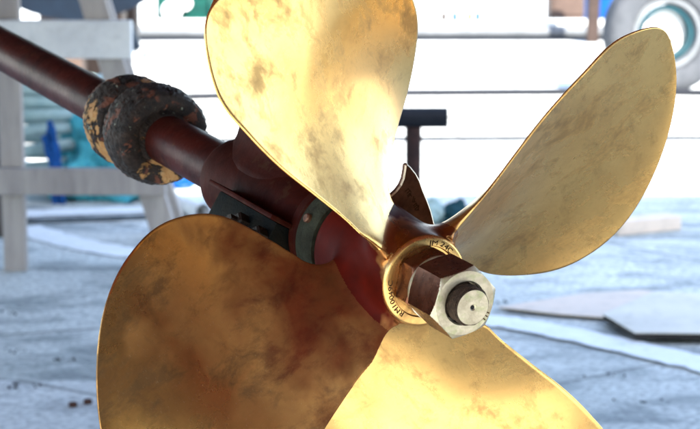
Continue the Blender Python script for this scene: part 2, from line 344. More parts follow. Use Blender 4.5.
def blade_mesh(r0, r1=None):
    rr = np.concatenate([np.linspace(r0 / PR, .42, 30), np.linspace(.42, .9, 30)[1:], 1 - .1 * (1 - np.sin(np.linspace(0, np.pi / 2, 16)))[1:]]) if r1 is None else np.linspace(r0 / PR, r1 / PR, 40)
    if r1 is None: rr[-1] = 0.9999
    r = rr * PR
    nu = 45; u = np.sin(np.linspace(-np.pi / 2, np.pi / 2, nu)); u = 0.6 * u + 0.4 * np.linspace(-1, 1, nu)
    def sn(S): return hermite(KR, S / np.sqrt(1 - KR ** 4), np.clip(rr, KR[0], 1)) * np.sqrt(np.maximum(0, 1 - rr ** 4))
    sl, sr = sn(SL), sn(SR)
    F = .012; x = np.clip(r - RH, 0, F); fil = F - np.sqrt(np.maximum(0, F * F - (F - x) ** 2))
    fc = fil * 0.75
    sl = sl + fc * 0.2; sr = sr + fc * .7
    ph = np.radians(hermite([.2, .4, .6, .8, 1.], PH, np.clip(rr, .2, 1)))
    ph = ph + np.radians(np.clip(.2 - rr, 0, 1) * 60)
    sk = SK[0] * (rr - .2) + SK[1] * (rr - .2) ** 2 + SK[2] * (rr - .2) ** 3
    rk = hermite([.2, .5, .75, 1.], RK, np.clip(rr, .2, 1))
    S = (sl[:, None] * (1 + u) / 2 - sr[:, None] * (1 - u) / 2)
    def pos(S):
        psi = S * np.cos(ph)[:, None] / r[:, None] + sk[:, None] * 8
        z = S * np.sin(ph)[:, None] + rk[:, None]
        ch = (sl + sr)[:, None]
        z = z - .020 * ch * (1 - u ** 2) * np.clip((rr[:, None] - .2) * 3, 0, 1)
        return np.stack([r[:, None] * np.cos(psi), r[:, None] * np.sin(psi), z], -1)
    P = pos(S)
    dr = np.gradient(P, axis=0); du = np.gradient(P, axis=1)
    # analytic-like normal
    n = np.cross(du, dr); n /= np.linalg.norm(n, axis=-1, keepdims=True) + 1e-12
    n = n * np.sign((n[..., 2].mean()))
    n[-1] = n[-2]
    tb = np.interp(rr, [.13, .25, .5, .8, 1], [.016, .012, .0085, .005, .0022])[:, None] * (1 - np.abs(u) ** 2.4)
    e = .0011
    fn = (fil * 0.9)[:, None]
    aft = P + n * (e + fn * 1.0 + tb * .08)[..., None] - n * (np.abs(u) > .999)[..., None] * 0
    fwd = P - n * (e + fn * .6 + tb * .92)[..., None]
    nr, nc = len(rr), nu
    # edge mid row pushed outward
    out = np.zeros((nr, 2, 3))
    for j, k in ((0, 0), (1, nc - 1)):
        v = P[:, k] - P[:, 1 if k == 0 else nc - 2]; v /= np.linalg.norm(v, axis=-1, keepdims=True) + 1e-9
        out[:, j] = (aft[:, k] + fwd[:, k]) / 2 + v * (.0012 + fil * .35)[:, None]
    if r1 is not None: 
        for Q in (aft, fwd, out): Q[..., 2] = np.minimum(Q[..., 2], .0325 + np.clip(np.hypot(Q[..., 0], Q[..., 1]) - .041, 0, 1) * 2.2)
    verts = np.concatenate([aft.reshape(-1, 3), fwd.reshape(-1, 3), out.reshape(-1, 3)])
    A = lambda i, j: i * nc + j
    B = lambda i, j: nr * nc + i * nc + j
    O = lambda i, j: 2 * nr * nc + i * 2 + j
    fs = []
    for i in range(nr - 1):
        for j in range(nc - 1):
            fs.append((A(i, j), A(i, j + 1), A(i + 1, j + 1), A(i + 1, j))); fs.append((B(i, j), B(i + 1, j), B(i + 1, j + 1), B(i, j + 1)))
        for j, k in ((0, 0), (1, nc - 1)):
            fs.append((A(i, k), A(i + 1, k), O(i + 1, j), O(i, j))); fs.append((O(i, j), O(i + 1, j), B(i + 1, k), B(i, k)))
    fs.append([A(nr - 1, j) for j in range(nc)] + [O(nr - 1, 1)] + [B(nr - 1, j) for j in range(nc - 1, -1, -1)] + [O(nr - 1, 0)])
    if r1 is not None: fs.append([A(0, j) for j in range(nc)] + [O(0, 1)] + [B(0, j) for j in range(nc - 1, -1, -1)] + [O(0, 0)])
    bm = bmesh.new(); vv = [bm.verts.new(v) for v in verts.tolist()]
    for f in fs:
        try: bm.faces.new([vv[k] for k in f])
        except ValueError: pass
    return bm
prop = tag(empty('propeller', M=PM), 'large polished bronze four-bladed boat propeller, golden and blotchy, on the red-brown shaft', 'propeller')
# hub and blade roots cast in one: union of the solids, then the corners between them relaxed into fillets
from mathutils.bvhtree import BVHTree
RC0, RC1 = .108, .104
solid = bmesh.new(); bvh = []
stub = blade_mesh(RH - .012, .128); bmesh.ops.recalc_face_normals(stub, faces=stub.faces); sm_ = bpy.data.meshes.new('stub'); stub.to_mesh(sm_); stub.free()
for k in range(4):
    n0 = len(solid.verts); solid.from_mesh(sm_); solid.verts.ensure_lookup_table()
    bmesh.ops.rotate(solid, verts=solid.verts[n0:], cent=(0, 0, 0), matrix=Matrix.Rotation(math.pi / 2 * k, 3, 'Z'))
    t_ = bmesh.new(); t_.from_mesh(sm_); bmesh.ops.rotate(t_, verts=t_.verts, cent=(0, 0, 0), matrix=Matrix.Rotation(math.pi / 2 * k, 3, 'Z')); bvh.append(BVHTree.FromBMesh(t_)); t_.free()
hp = [(.0430, -.076), (.0455, -.0745), (.0465, -.070)] + [(.0400 + .0065 * max(0, min(1, (.010 - z) / .07)) ** .8, z) for z in np.linspace(-.065, .028, 18)] + [(.0388, .032), (.0385, .0345)]
t_ = bmesh.new(); lathe(t_, hp, 160); bmesh.ops.recalc_face_normals(t_, faces=t_.faces); m2 = bpy.data.meshes.new('t'); t_.to_mesh(m2); t_.free(); solid.from_mesh(m2)
ms = bpy.data.meshes.new('solid'); solid.to_mesh(ms); solid.free()
tmp = bpy.data.objects.new('tmp', ms); C.objects.link(tmp); md = tmp.modifiers.new('r', 'REMESH'); md.mode = 'VOXEL'; md.voxel_size = .00085
bpy.context.view_layer.update()
rm = bpy.data.meshes.new_from_object(tmp.evaluated_get(bpy.context.evaluated_depsgraph_get())); bpy.data.objects.remove(tmp); bpy.data.meshes.remove(ms); bpy.data.meshes.remove(m2)
nv = len(rm.vertices); co = np.empty(nv * 3); rm.vertices.foreach_get('co', co); co = co.reshape(-1, 3)
ed = np.empty(len(rm.edges) * 2, int); rm.edges.foreach_get('vertices', ed); ed = ed.reshape(-1, 2); deg = np.bincount(ed.ravel(), minlength=nv)[:, None]
def relax(co, wt, n):
    for _ in range(n):
        acc = np.stack([np.bincount(ed[:, 0], co[ed[:, 1], q], nv) + np.bincount(ed[:, 1], co[ed[:, 0], q], nv) for q in range(3)], -1)
        co = co + wt[:, None] * (acc / deg - co)
    return co
rad = np.hypot(co[:, 0], co[:, 1])
ss = lambda x, a, b: np.clip((x - a) / (b - a), 0, 1) ** 2 * (3 - 2 * np.clip((x - a) / (b - a), 0, 1))
keep = np.clip(1 - ss(rad, .050, .080) + 0, 0, 1) * (1 - ss(co[:, 2], .026, .0325) * (1 - ss(rad, .042, .048))) * (1 - ss(-co[:, 2], .062, .068))
co = relax(co, .7 * keep, 240); co = relax(co, .5 * np.clip(keep + .3, 0, 1) * (1 - ss(rad, .085, .095)) * (1 - ss(co[:, 2], .0325, .0335)), 6)
rad = np.hypot(co[:, 0], co[:, 1]); own = np.zeros(nv, int); nrm = {}
rm.vertices.foreach_set('co', co.ravel()); rm.update()
vn = np.empty(nv * 3); rm.vertices.foreach_get('normal', vn); vn = vn.reshape(-1, 3)
for i in np.nonzero(rad > .040)[0]:
    p = Vector(co[i]); best = None
    for k in range(4):
        h = bvh[k].find_nearest(p)
        if best is None or h[3] < best[0][3]: best = (h, k)
    own[i] = best[1]
    if rad[i] > .078:
        f = float(ss(rad[i], .078, .095)); co[i] = p.lerp(best[0][0], f); vn[i] = Vector(vn[i]).lerp(best[0][1], f * .0)
rm.vertices.foreach_set('co', co.ravel()); rm.update()
fv = [tuple(p.vertices) for p in rm.polygons]; hubf, rootf = [], []
for f in fv:
    r_ = sum(rad[i] for i in f) / len(f)
    if r_ > .0500:
        if own[f[0]] == 0 and r_ < RC0: rootf.append(f)
    else: hubf.append(f)
def sub(bm, faces):
    mp = {}
    for f in faces:
        for i in f:
            if i not in mp: mp[i] = bm.verts.new(co[i])
    for f in faces: bm.faces.new([mp[i] for i in f])
bb = blade_mesh(RC1); 
for f in bb.faces: f.smooth = True
for e in bb.edges:
    e.smooth = not (len(e.link_faces) == 2 and e.calc_face_angle(0) > R(50))
bmesh.ops.recalc_face_normals(bb, faces=bb.faces); n0 = len(bb.faces); sub(bb, rootf); bb.faces.ensure_lookup_table()
for f in bb.faces[n0:]: f.smooth = True
me = bpy.data.meshes.new('blade'); bb.to_mesh(me); bb.free(); b0 = link_mesh('blade', me, M['bronze'], prop)
b0.rotation_euler = (0, 0, R(AL))
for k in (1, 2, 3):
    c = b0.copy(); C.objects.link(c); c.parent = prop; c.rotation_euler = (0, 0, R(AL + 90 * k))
    if k == 1: c.material_slots[0].link = 'OBJECT'; c.material_slots[0].material = M['bronze2']; c['label'] = 'dark blade, red-brown paint and painted-in reflection towards the hub'
bm = bmesh.new(); sub(bm, hubf)
for f in bm.faces: f.smooth = True
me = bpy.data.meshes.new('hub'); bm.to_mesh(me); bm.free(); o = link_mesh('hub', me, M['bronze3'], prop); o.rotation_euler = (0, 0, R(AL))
bpy.data.meshes.remove(rm)
bm = bmesh.new()
lathe(bm, [(.0383, .026), (.0386, .0335), (.0382, .0355), (.0370, .0368), (.0358, .0372), (.0305, .0372), (.0300, .0366), (.0296, .0350), (.018, .0350)], 120, cap0=False, cap1=False)
obj('hub_face', bm, M['bronze'], prop, 40)
def ring_text(txt, a0, a1, r, size, z, name, parent, mat):
    cu = bpy.data.curves.new(name, 'FONT'); cu.body = txt; cu.size = 1; cu.extrude = 0; cu.space_character = 1.0; cu.resolution_u = 3
    o = bpy.data.objects.new('tmp', cu); C.objects.link(o); bpy.context.view_layer.update()
    me = bpy.data.meshes.new_from_object(o.evaluated_get(bpy.context.evaluated_depsgraph_get())); bpy.data.objects.remove(o)
    bm = bmesh.new(); bm.from_mesh(me); bpy.data.meshes.remove(me)
    r_ = bmesh.ops.extrude_face_region(bm, geom=bm.faces[:]); tv = {v for v in r_['geom'] if isinstance(v, bmesh.types.BMVert)}
    x0 = min(v.co.x for v in bm.verts); x1 = max(v.co.x for v in bm.verts)
    for v in bm.verts:
        a = R(a0 + (a1 - a0) * (v.co.x - x0) / (x1 - x0)); rad = r + (v.co.y - 0.35) * size
        ci = int((v.co.x - x0) / (x1 - x0) * len(txt) * .999); rad += .0004 * math.sin(ci * 7.3 + size * 900); a += .010 * math.sin(ci * 4.1)
        v.co = Vector((rad * math.cos(a), rad * math.sin(a), z + (0.0004 if v in tv else -0.0002)))
    return obj(name, bm, mat, parent)
ring_text('RM10049C', 172, 112, .0331, .0062, .0372, 'stamped_lettering', prop, M['stamp'])
ring_text('JM 24C', 27, -17, .0331, .0062, .0372, 'stamped_lettering', prop, M['stamp'])

# nuts
def hexr(a, ap, rot):
    t = (math.degrees(a) - rot) % 60 - 30
    return ap / math.cos(R(t))
def nut_bm(z0, z1, ap, rot, bore, front_flat=.985, tan=0.62, tanb=0.62):
    zs = [z0 + i * .0006 for i in range(8)] + [z0 + .006 + (z1 - z0 - .012) * i / 5 for i in range(6)] + [z1 - i * .0006 for i in range(7, -1, -1)]
    bm = bmesh.new()
    def rf(r, z, a):
        if r < 0: return -r
        h = hexr(a, ap, rot)
        return min(h, ap * front_flat + (z1 - z) / tan, ap * front_flat + (z - z0) / tanb)
    prof = [(-bore, z0)] + [(1, z) for z in zs] + [(-(bore + .0016), z1), (-(bore + .0004), z1 - .0012), (-bore, z1 - .008), (-(bore - .004), z1 - .0082)]
    lathe(bm, prof, 180, rf, False, False)
    return bm
HR, HA = .0302, 13.93
ap = (HR + .0006) * math.cos(R(30))
nut = tag(empty('propeller_nut', M=PM), 'dark bronze hexagonal nut with bright face clamped on the propeller shaft end', 'nut')
o = obj('nut_body', nut_bm(.0582, .0995, ap, HA, .0168), [M['nut'], M['face']], nut, 28)
for p in o.data.polygons:
    if p.normal.z > 0.35: p.material_index = 1
bm = bmesh.new()
for k in range(3): add_box(bm, (.0235 * math.cos(R(-100 + 7 * k)), .0235 * math.sin(R(-100 + 7 * k)), .0996), (.0042, .0010, .0005), Matrix.Rotation(R(-100 + 7 * k), 3, 'Z'))
obj('stamped_mark', bm, M['stamp'], nut)
lk = tag(obj('lock_nut', nut_bm(.0372 - .002, .0560, ap * 0.955, HA + 5, .0185, .99), [M['nut'], M['face']], None, 28), 'thin dark bronze lock nut between the propeller hub and the big nut', 'nut')
lk.matrix_world = PM

bm = bmesh.new(); lathe(bm, [(.0180, .0556), (.0268, .0556), (.0274, .0560), (.0274, .0580), (.0268, .0584), (.0180, .0584)], 96, None, False, False); wsh = tag(obj('washer', bm, M['face'], None, 35), 'thin tarnished bright washer between the lock nut and the big nut', 'washer'); wsh.matrix_world = PM
# shaft
shaft = tag(empty('propeller_shaft', M=PM), 'long red-brown painted propeller shaft running up to the left, bright threaded tip', 'shaft')
bm = bmesh.new(); prof = [(.0258, z) for z in np.linspace(-3.6, -.02, 40)]; prof.append((.0175, .03)); prof.append((.0175, .04))
lathe(bm, prof, 64); obj('shaft_tube', bm, M['shaft'], shaft, 40)
bm = bmesh.new(); prof = [(.0150, .04)]
z = .085
while z < .1085: prof += [(.0150, z), (.0158, z + .0006), (.0158, z + .0010), (.0150, z + .0016)]; z += .0021
lathe(bm, prof, 64, lambda r, z, a: r + .0004 * math.sin(a * 9 + z * 900), False, False)
lathe(bm, [(.0150, z - .0004), (.0150, .1104), (.0147, .1112), (.0142, .1116)], 64, None, False, False)
obj('threaded_end', bm, M['thread'], shaft, 40)
bm = bmesh.new(); lathe(bm, [(.0142, .1116), (.0027, .1117), (.0018, .1110), (.0010, .1085)], 64, None, False, False)
o = obj('end_face', bm, M['face'], shaft, 30)
bm = bmesh.new(); lathe(bm, [(.0019, .1109), (.0016, .1100)], 24); obj('centre_hole', bm, M['holedark'], shaft)  # black disc stands in for the dark inside the hole

# rope cutter
rc = tag(empty('rope_cutter', M=PM), 'hooked dark rope-cutter blade and disc clamped just ahead of the propeller hub', 'rope cutter')
bm = bmesh.new(); lathe(bm, [(.0225, -.125), (.044, -.125), (.0465, -.122), (.0465, -.112), (.0440, -.109), (.0225, -.109)], 96, None, False, False); obj('outer_ring', bm, M['strut'], rc, 35)
bm = bmesh.new(); lathe(bm, [(.0225, -.1085), (.046, -.1085), (.0475, -.106), (.0475, -.083), (.0455, -.080), (.0225, -.078)], 96, None, False, False); obj('clamp_ring', bm, M['verdigris'], rc, 35)
for k in range(6):
    bm = bmesh.new(); a = R(30 + 60 * k); lathe(bm, [(.0042, 0), (.0042, .003), (.0030, .0042)], 12, None, True, True, Matrix.Translation((.0475 * math.cos(a), .0475 * math.sin(a), -.094)) @ Matrix.Rotation(a, 4, 'Z') @ Matrix.Rotation(R(90), 4, 'Y'))
    obj('bolt', bm, M['cutter'], rc, 35)
poly = [(.020, .004), (.040, -.003), (.0485, -.0045), (.056, -.0085), (.062, -.0100), (.068, -.0098), (.074, -.0080), (.0795, -.0060), (.0812, -.0075), (.0800, -.012), (.0765, -.020), (.0725, -.0262), (.066, -.0335), (.059, -.0425), (.0525, -.0500), (.040, -.062), (.020, -.060)]
for k in (0,):
    bm = bmesh.new(); f = bm.faces.new([bm.verts.new((x, y, -.0775)) for x, y in poly])
    r_ = bmesh.ops.extrude_face_region(bm, geom=[f]); bmesh.ops.translate(bm, verts=[v for v in r_['geom'] if isinstance(v, bmesh.types.BMVert)], vec=(0, 0, .005))
    es = [e for e in bm.edges if all(v.co.z > -.075 for v in e.verts)]
    rb = bmesh.ops.bevel(bm, geom=es, offset=.0012, segments=1, affect='EDGES')
    for fc in rb['faces']: fc.material_index = 1
    cb = obj('cutter_blade', bm, [M['cutter'], M['cutbevel']], rc); cb.rotation_euler = (0, 0, R(4))
    # illegible stamped characters on the plate
    bm = bmesh.new(); rnd = random.Random(3)
    for j in range(5):
        px_, py_ = .0490 + .0026 * j, -.0360 + .0042 * j
        for q in range(3): add_box(bm, (px_ + rnd.uniform(-.002, .002), py_ + rnd.uniform(-.002, .002), -.0724), (.0042, .0008, .0003), Matrix.Rotation(rnd.choice([0.3, 1.2, 1.9, 2.6]), 3, 'Z'))
    obj('stamped_mark', bm, M['stamp'], cb)

# strut (P bracket)
st = tag(empty('shaft_strut', M=PM), 'dark red-brown shaft strut, thick barrel with an arm rising behind the upper blade', 'strut')
bm = bmesh.new(); prof = [(.0235, -.338), (.032, -.338), (.0375, -.334), (.0405, -.326), (.0420, -.312), (.0425, -.28), (.0425, -.17), (.041, -.150), (.037, -.138), (.0235, -.136)]
lathe(bm, prof, 80, lambda r, z, a: r * (1 + .01 * mnoise.noise(Vector((math.cos(a) * 2, math.sin(a) * 2, z * 20)))), False, False); obj('barrel', bm, M['strut'], st, 45)
bm = bmesh.new(); up = WUP - Vector((0, 0, WUP.z)); up.normalize(); sd = Vector((0, 0, 1)).cross(up)
rows = []
for i in range(26):
    h = .020 + (.60 - .020) * (i / 25) ** 2.4; fl = math.exp(-max(0, h - .030) / .016); row = []
    z0 = -.318 - .016 * fl; z1 = -.165 + .022 * fl; hw = .011 + .022 * fl
    for k in range(36):
        a = 2 * math.pi * k / 36; ca, sa = math.cos(a), math.sin(a)
        row.append(bm.verts.new(up * h + sd * (hw * sa) + Vector((0, 0, (z0 + z1) / 2 + (z1 - z0) / 2 * math.copysign(abs(ca) ** 0.8, ca)))))
    rows.append(row)
for a_, b_ in zip(rows, rows[1:]):
    for k in range(36): bm.faces.new((a_[k], a_[(k + 1) % 36], b_[(k + 1) % 36], b_[k]))
obj('arm', bm, M['strut'], st, 45)
# block bolted to the near lower side of the barrel
bm = bmesh.new(); T = Matrix.Rotation(R(180), 3, 'Z')
add_box(bm, (-.034, .040, -.185), (.036, .032, .120), None, .0025)
bl = obj('mounting_block', bm, [M['block'], M['strut']], st, 35)
for p in bl.data.polygons:
    if p.normal.x > .5: p.material_index = 1
bm = bmesh.new(); add_box(bm, (-.0135, .0445, -.185), (.0045, .046, .134), None, .0015); fl_ = obj('flange_plate', bm, [M['strut'], M['cutbevel']], st, 35)
for p in fl_.data.polygons:
    if p.normal.z < -.5: p.material_index = 1
for k_b, (xx_, zz) in enumerate(((-.034, -.175), (-.036, -.135))):
    bm = bmesh.new(); lathe(bm, [(.0105, 0), (.0105, .009), (.0085, .0105), (.0052, .0105), (.0052, .017)], 6, None, True, True, Matrix.Translation((xx_, .056, zz)) @ Matrix.Rotation(R(-90), 4, 'X')); obj('bolt', bm, M['boltdark'], bl)
for zz in (-.215, -.16):
    bm = bmesh.new(); lathe(bm, [(.008, 0), (.008, .005), (.006, .006)], 6, None, True, True, Matrix.Translation(T @ Vector((.051, -.046, zz))) @ T.to_4x4() @ Matrix.Rotation(R(90), 4, 'Y')); obj('bolt', bm, M['boltdark'], bl)

# shaft collar
cl = tag(empty('shaft_collar', M=PM), 'lumpy corroded two-part collar with flaking black and tan paint round the shaft', 'collar')
def collar_bm(z0, z1, r, seed, off=(0, 0)):
    bm = bmesh.new(); n = 160; prof = [(.0228, z0), (r * .80, z0), (r * .93, z0 + .004)] + [(r * (1 - .05 * abs(2 * t - 1) ** 3), z0 + .010 + (z1 - z0 - .020) * t) for t in np.linspace(0, 1, 22)] + [(r * .95, z1 - .006), (r * .88, z1 - .001), (r * .78, z1), (r * .66, z1 - .001), (.030, z1 - .004), (.0268, z1 + .003), (.0228, z1 + .002)]
    def rf(rr, z, a):
        if rr < .024: return rr
        q = Vector((math.cos(a) * 3 + seed, math.sin(a) * 3, z * 60)); d = .0012 * mnoise.noise(q * .6) + .0009 * mnoise.noise(q * 2.2) + .0012 * mnoise.noise(q * 6) - .0016 * max(0, mnoise.noise(q * 2.6 + Vector((9, 0, 0)))) ** .5 * (mnoise.noise(q * 11) > 0)
        seam = -.004 * math.exp(-((((a - 2.2) % (2 * math.pi)) - math.pi) / .035) ** 2)
        return rr + d + seam
    lathe(bm, prof, n, rf, False, False)
    for v in bm.verts: v.co.x += off[0]; v.co.y += off[1]
    return bm
obj('collar_half', collar_bm(-.630, -.576, .0500, 1, (-.0012, .001)), M['collar2'], cl, 60)
obj('collar_half', collar_bm(-.566, -.505, .0530, 7), M['collar'], cl, 60)

# ------------------------------------------------------------------ boat above (out of frame; throws shade and is mirrored in the bronze)
hubw = PM.translation; AH = Vector((SUN_H.x, SUN_H.y, 0)).normalized(); SH = Vector((-AH.y, AH.x, 0))
boat = tag(empty('motor_yacht', (hubw.x, hubw.y, 0)), 'red-bottomed white motor yacht hauled out above the propeller', 'boat')
stn = [(1.6, 1.20, 1.90), (0.3, 1.16, 1.85), (-1.5, 1.12, 1.65), (-4, 1.10, 1.55), (-6.5, 1.15, 1.2), (-8.5, 1.35, .6), (-9.3, 1.8, .15)]
def hull_row(s, zk, hb, lo=True):
    return [(0, zk), (.30 * hb, zk + .05), (.62 * hb, zk + .12), (.90 * hb, zk + .22), (.97 * hb, zk + .34)] if lo else [(.97 * hb, zk + .34), (1.02 * hb, zk + .75), (1.05 * hb, 2.55)]
for nm, lo, mt in (('hull_bottom', True, M['antifoul']), ('topsides', False, M['hullwhite'])):
    bm = bmesh.new(); rows = []
    for s, zk, hb in stn:
        half = hull_row(s, zk, hb, lo); full = ([(-y, z) for y, z in half[::-1]] + half[1:]) if lo else None
        if lo: rows.append([bm.verts.new(AH * s + SH * y + Vector((0, 0, z))) for y, z in full])
        else: rows.append([[bm.verts.new(AH * s + SH * (y * sg) + Vector((0, 0, z))) for y, z in half] for sg in (-1, 1)])
    def strip(rs):
        for a_, b_ in zip(rs, rs[1:]):
            for k in range(len(a_) - 1): bm.faces.new((a_[k], a_[k + 1], b_[k + 1], b_[k]))
    if lo: strip(rows)
    else:
        strip([r_[0] for r_ in rows]); strip([r_[1] for r_ in rows])
        for r_a, r_b in zip(rows, rows[1:]): bm.faces.new((r_a[0][-1], r_a[1][-1], r_b[1][-1], r_b[0][-1]))
    obj(nm, bm, mt, boat, 50)
s, zk, hb = stn[0]; half = hull_row(s, zk, hb, True) + hull_row(s, zk, hb, False)[1:]; full = [(-y, z) for y, z in half[::-1]] + half[1:]
bm = bmesh.new(); bm.faces.new([bm.verts.new(AH * (s + .002) + SH * y + Vector((0, 0, z))) for y, z in full]); obj('transom', bm, M['hullwhite'], boat)
bm = bmesh.new(); add_box(bm, AH * -3.2 + Vector((0, 0, 3.0)), (2.2, 4.0, .9), Matrix((SH, AH, Vector((0, 0, 1)))).transposed(), .15); obj('cabin', bm, M['hullwhite'], boat)

# unseen boat added behind the camera for its reflection in the big left blade
def fb(name, zs, ws, mt, nb_, nx, ny, L=6.5):
    bm = bmesh.new(); rows = []
    for z, wv in zip(zs, ws):
        row = []
        for k in range(25):
            t = -1 + 2 * k / 24; row.append(bm.verts.new(nx * (t * L) + ny * (-(1 - abs(t) ** 2.6) * wv) + Vector((0, 0, z))))
        for k in range(24, -1, -1):
            t = -1 + 2 * k / 24; row.append(bm.verts.new(nx * (t * L) + ny * ((1 - abs(t) ** 2.6) * wv + .02) + Vector((0, 0, z))))
        rows.append(row)
    for a_, b_ in zip(rows, rows[1:]):
        for k in range(50): bm.faces.new((a_[k], a_[(k + 1) % 50], b_[(k + 1) % 50], b_[k]))
    bm.faces.new(rows[-1]); bm.faces.new(rows[0]); return obj(name, bm, mt, nb_, 60)
nb_ = tag(empty('added_reflection_boat', (4.6, -6.6, 0)), 'added out-of-view cream-bottomed boat with dark topsides, mirrored in the left blade', 'boat')
fb('hull_bottom', [.35, .87, 1.5, 2.5], [.3, 1.0, 1.4, 1.5], M['creamhull'], nb_, SH, AH, 7.5); fb('topsides', [2.503, 3.7, 5.0], [1.5, 1.6, 1.7], M['wooddark'], nb_, SH, AH, 7.5)  # cream bottom brightens the blade's reflection, dark topsides darken it
bm = bmesh.new(); add_box(bm, (0, 0, .17), (.4, .4, .34)); obj('keel_block', bm, M['brown'], nb_)
ct = tag(empty('added_reflection_container', (7.2, -2.3, 0)), 'added rusty red container, out of view, mirrored in the left blade', 'container')  # unseen container added to darken the left blade's reflection
bm = bmesh.new(); prof = [(-2.9 + i * .1, 0.0 if i % 4 < 2 else .04) for i in range(59)]
for sx in (-1, 1):
    lo_ = [bm.verts.new((sx * (1.18 + d_), y_, .12)) for y_, d_ in prof]; hi_ = [bm.verts.new((sx * (1.18 + d_), y_, 2.55)) for y_, d_ in prof]
    for k in range(58): bm.faces.new((lo_[k], lo_[k + 1], hi_[k + 1], hi_[k]))
obj('side_panel', bm, M['rust'], ct)
bm = bmesh.new(); add_box(bm, (0, 0, 1.34), (2.30, 5.75, 2.40)); add_box(bm, (0, 0, 2.57), (2.46, 5.9, .06)); add_box(bm, (0, 0, .08), (2.46, 5.9, .12)); obj('frame', bm, M['rust'], ct)
for sx in (-1, 1):
    bm = bmesh.new(); add_box(bm, (sx * .58, -2.93, 1.34), (1.12, .06, 2.3), None, .01); obj('door', bm, M['rust'], ct)
# unseen roof added behind the camera to throw a shade band on the yard
sh = tag(empty('added_shade_roof', (3, -4.35, 0)), 'added out-of-view roof slab on posts that shades the yard', 'added_shade_roof')
bm = bmesh.new(); add_box(bm, (0, 0, 8.0), (30, 5.25, .12)); obj('roof', bm, M['roof'], sh)
for x in (-14, -7, 8, 14):
    for y in (-2.15, 2.15):
        bm = bmesh.new(); add_box(bm, (x, y, 3.97), (.16, .16, 7.94)); obj('post', bm, M['steel'], sh)

# ------------------------------------------------------------------ trestle, left
TY = G(16, 270).y; tr = tag(empty('wooden_trestle', (-0.85, TY, 0)), 'weathered grey wooden trestle with white top rail standing on the left', 'trestle'); O = Vector((-0.85, TY, 0))
def tp(px, py, dy=0): return at(px, py, TY + dy) - O
def plank(name, a, b, wd, th, mat, parent): 
    bm = bmesh.new(); bar(bm, a, b, wd, th, .004, (0, 1, 0)); return obj(name, bm, mat, parent)
g = tp(16.5, 268); g.z = 0
plank('leg', g, Vector((g.x - .005, 0, .90)), .060, .045, M['wood'], tr)
a_ = tp(176, 275); a_.z = 0; t_ = tp(93, 0); dirv = (t_ - a_) / (t_.z - a_.z); plank('leg', a_, a_ + dirv * .90, .068, .045, M['wood'], tr)
plank('leg', tp(-7, 200, .55) * 1 - Vector((0, 0, tp(-7, 200, .55).z)), Vector((tp(4, 0, .5).x, .1, .90)), .065, .045, M['wooddark'], tr)
plank('leg', Vector(((a_.x - .85) * 1.10 + .85, .62, 0)), Vector((a_.x + dirv.x * .9 - .01, .14, .90)), .060, .045, M['wood'], tr)
zc = (tp(50, 20, -.047).z + tp(50, 58, -.047).z) / 2; h_ = tp(50, 20, -.047).z - tp(50, 58, -.047).z
plank('rail', Vector((-.75, -.047, zc)), Vector((tp(132, 40, -.047).x, -.047, zc)), h_, .042, M['woodpaint'], tr)
zc = (tp(50, 167, -.047).z + tp(50, 193, -.047).z) / 2; h_ = tp(50, 167, -.047).z - tp(50, 193, -.047).z
plank('rail', Vector((-.75, -.047, zc)), Vector((tp(166, 180, -.047).x, -.047, zc - .004)), h_, .042, M['wood'], tr)
bm = bmesh.new(); add_box(bm, (-.08, .10, .945), (1.3, .26, .08), None, .004); obj('top_beam', bm, M['wood'], tr)
# ------------------------------------------------------------------ hoses, rope and net behind it
hy = 6.9
hc = tag(empty('hose_coil', (-1.08, hy, 0)), 'stack of pale grey-green hoses coiled behind the wooden trestle', 'hose')
bm = bmesh.new(); pts = []
for i in range(7 * 28):
    a = 2 * math.pi * i / 28; k = i / 28; rr_ = .25 + .012 * math.sin(k * 5)
    pts.append((rr_ * math.cos(a) + .008 * math.sin(3 * k), .30 * math.sin(a), .03 + .052 * k + .012 * math.sin(a * 2 + k)))
sweep(bm, pts, .021, 8); obj('hose', bm, M['hose'], hc, 60)
bm = bmesh.new(); sweep(bm, [(.27, 0, .40), (.31, -.05, .34), (.33, -.08, .2), (.30, -.1, .1), (.36, -.12, .03)], .012, 8); obj('hose_end', bm, M['white'], hc, 60)
def heap(name, c, rad, h, mat, seed, label, cat, rough=.25, sub=5):
    bm = bmesh.new(); bmesh.ops.create_icosphere(bm, subdivisions=sub, radius=1)
    for v in bm.verts:
        q = v.co * 1.6 + Vector((seed, 0, 0)); d = 1 + rough * mnoise.noise(q) + rough * .6 * mnoise.noise(q * 3) + rough * .4 * abs(mnoise.noise(q * 7))
        v.co = Vector((v.co.x * rad[0] * d, v.co.y * rad[1] * d, max(0, v.co.z + .25) * h * d))
    o = obj(name, bm, mat, None, 80); o.location = c; return tag(o, label, cat)
heap('net_heap', (G(105, 190).x + .02, 6.75, 0.004), (.17, .20), .25, M['net'], 2, 'heap of turquoise fishing net behind the trestle under the collar', 'net', .45)
bm = bmesh.new(); rnd = random.Random(8); base = G(72, 190)
for j in range(8):
    x0 = rnd.uniform(-.004, .004); pts = [Vector((x0 + .010 * math.sin(i * .5 + j) - .03 * (i / 14) ** 2, .02 * math.cos(i * .55 + j * 2), .0 + .27 * (i / 14) * (1 - .04 * j))) for i in range(15)]
    sweep(bm, pts, .011, 7)
o = obj('blue_rope', bm, M['bluerope'], None, 60); o.location = (base.x, 6.55, 0); tag(o, 'bundle of bright blue rope propped between the hoses and net', 'rope')
heap('blue_cloth', (G(178, 187).x, G(178, 187).y, .004), (.055, .05), .035, M['blue'], 5, 'crumpled bright blue cloth on the ground beyond the shaft collar', 'cloth', .4, 4)
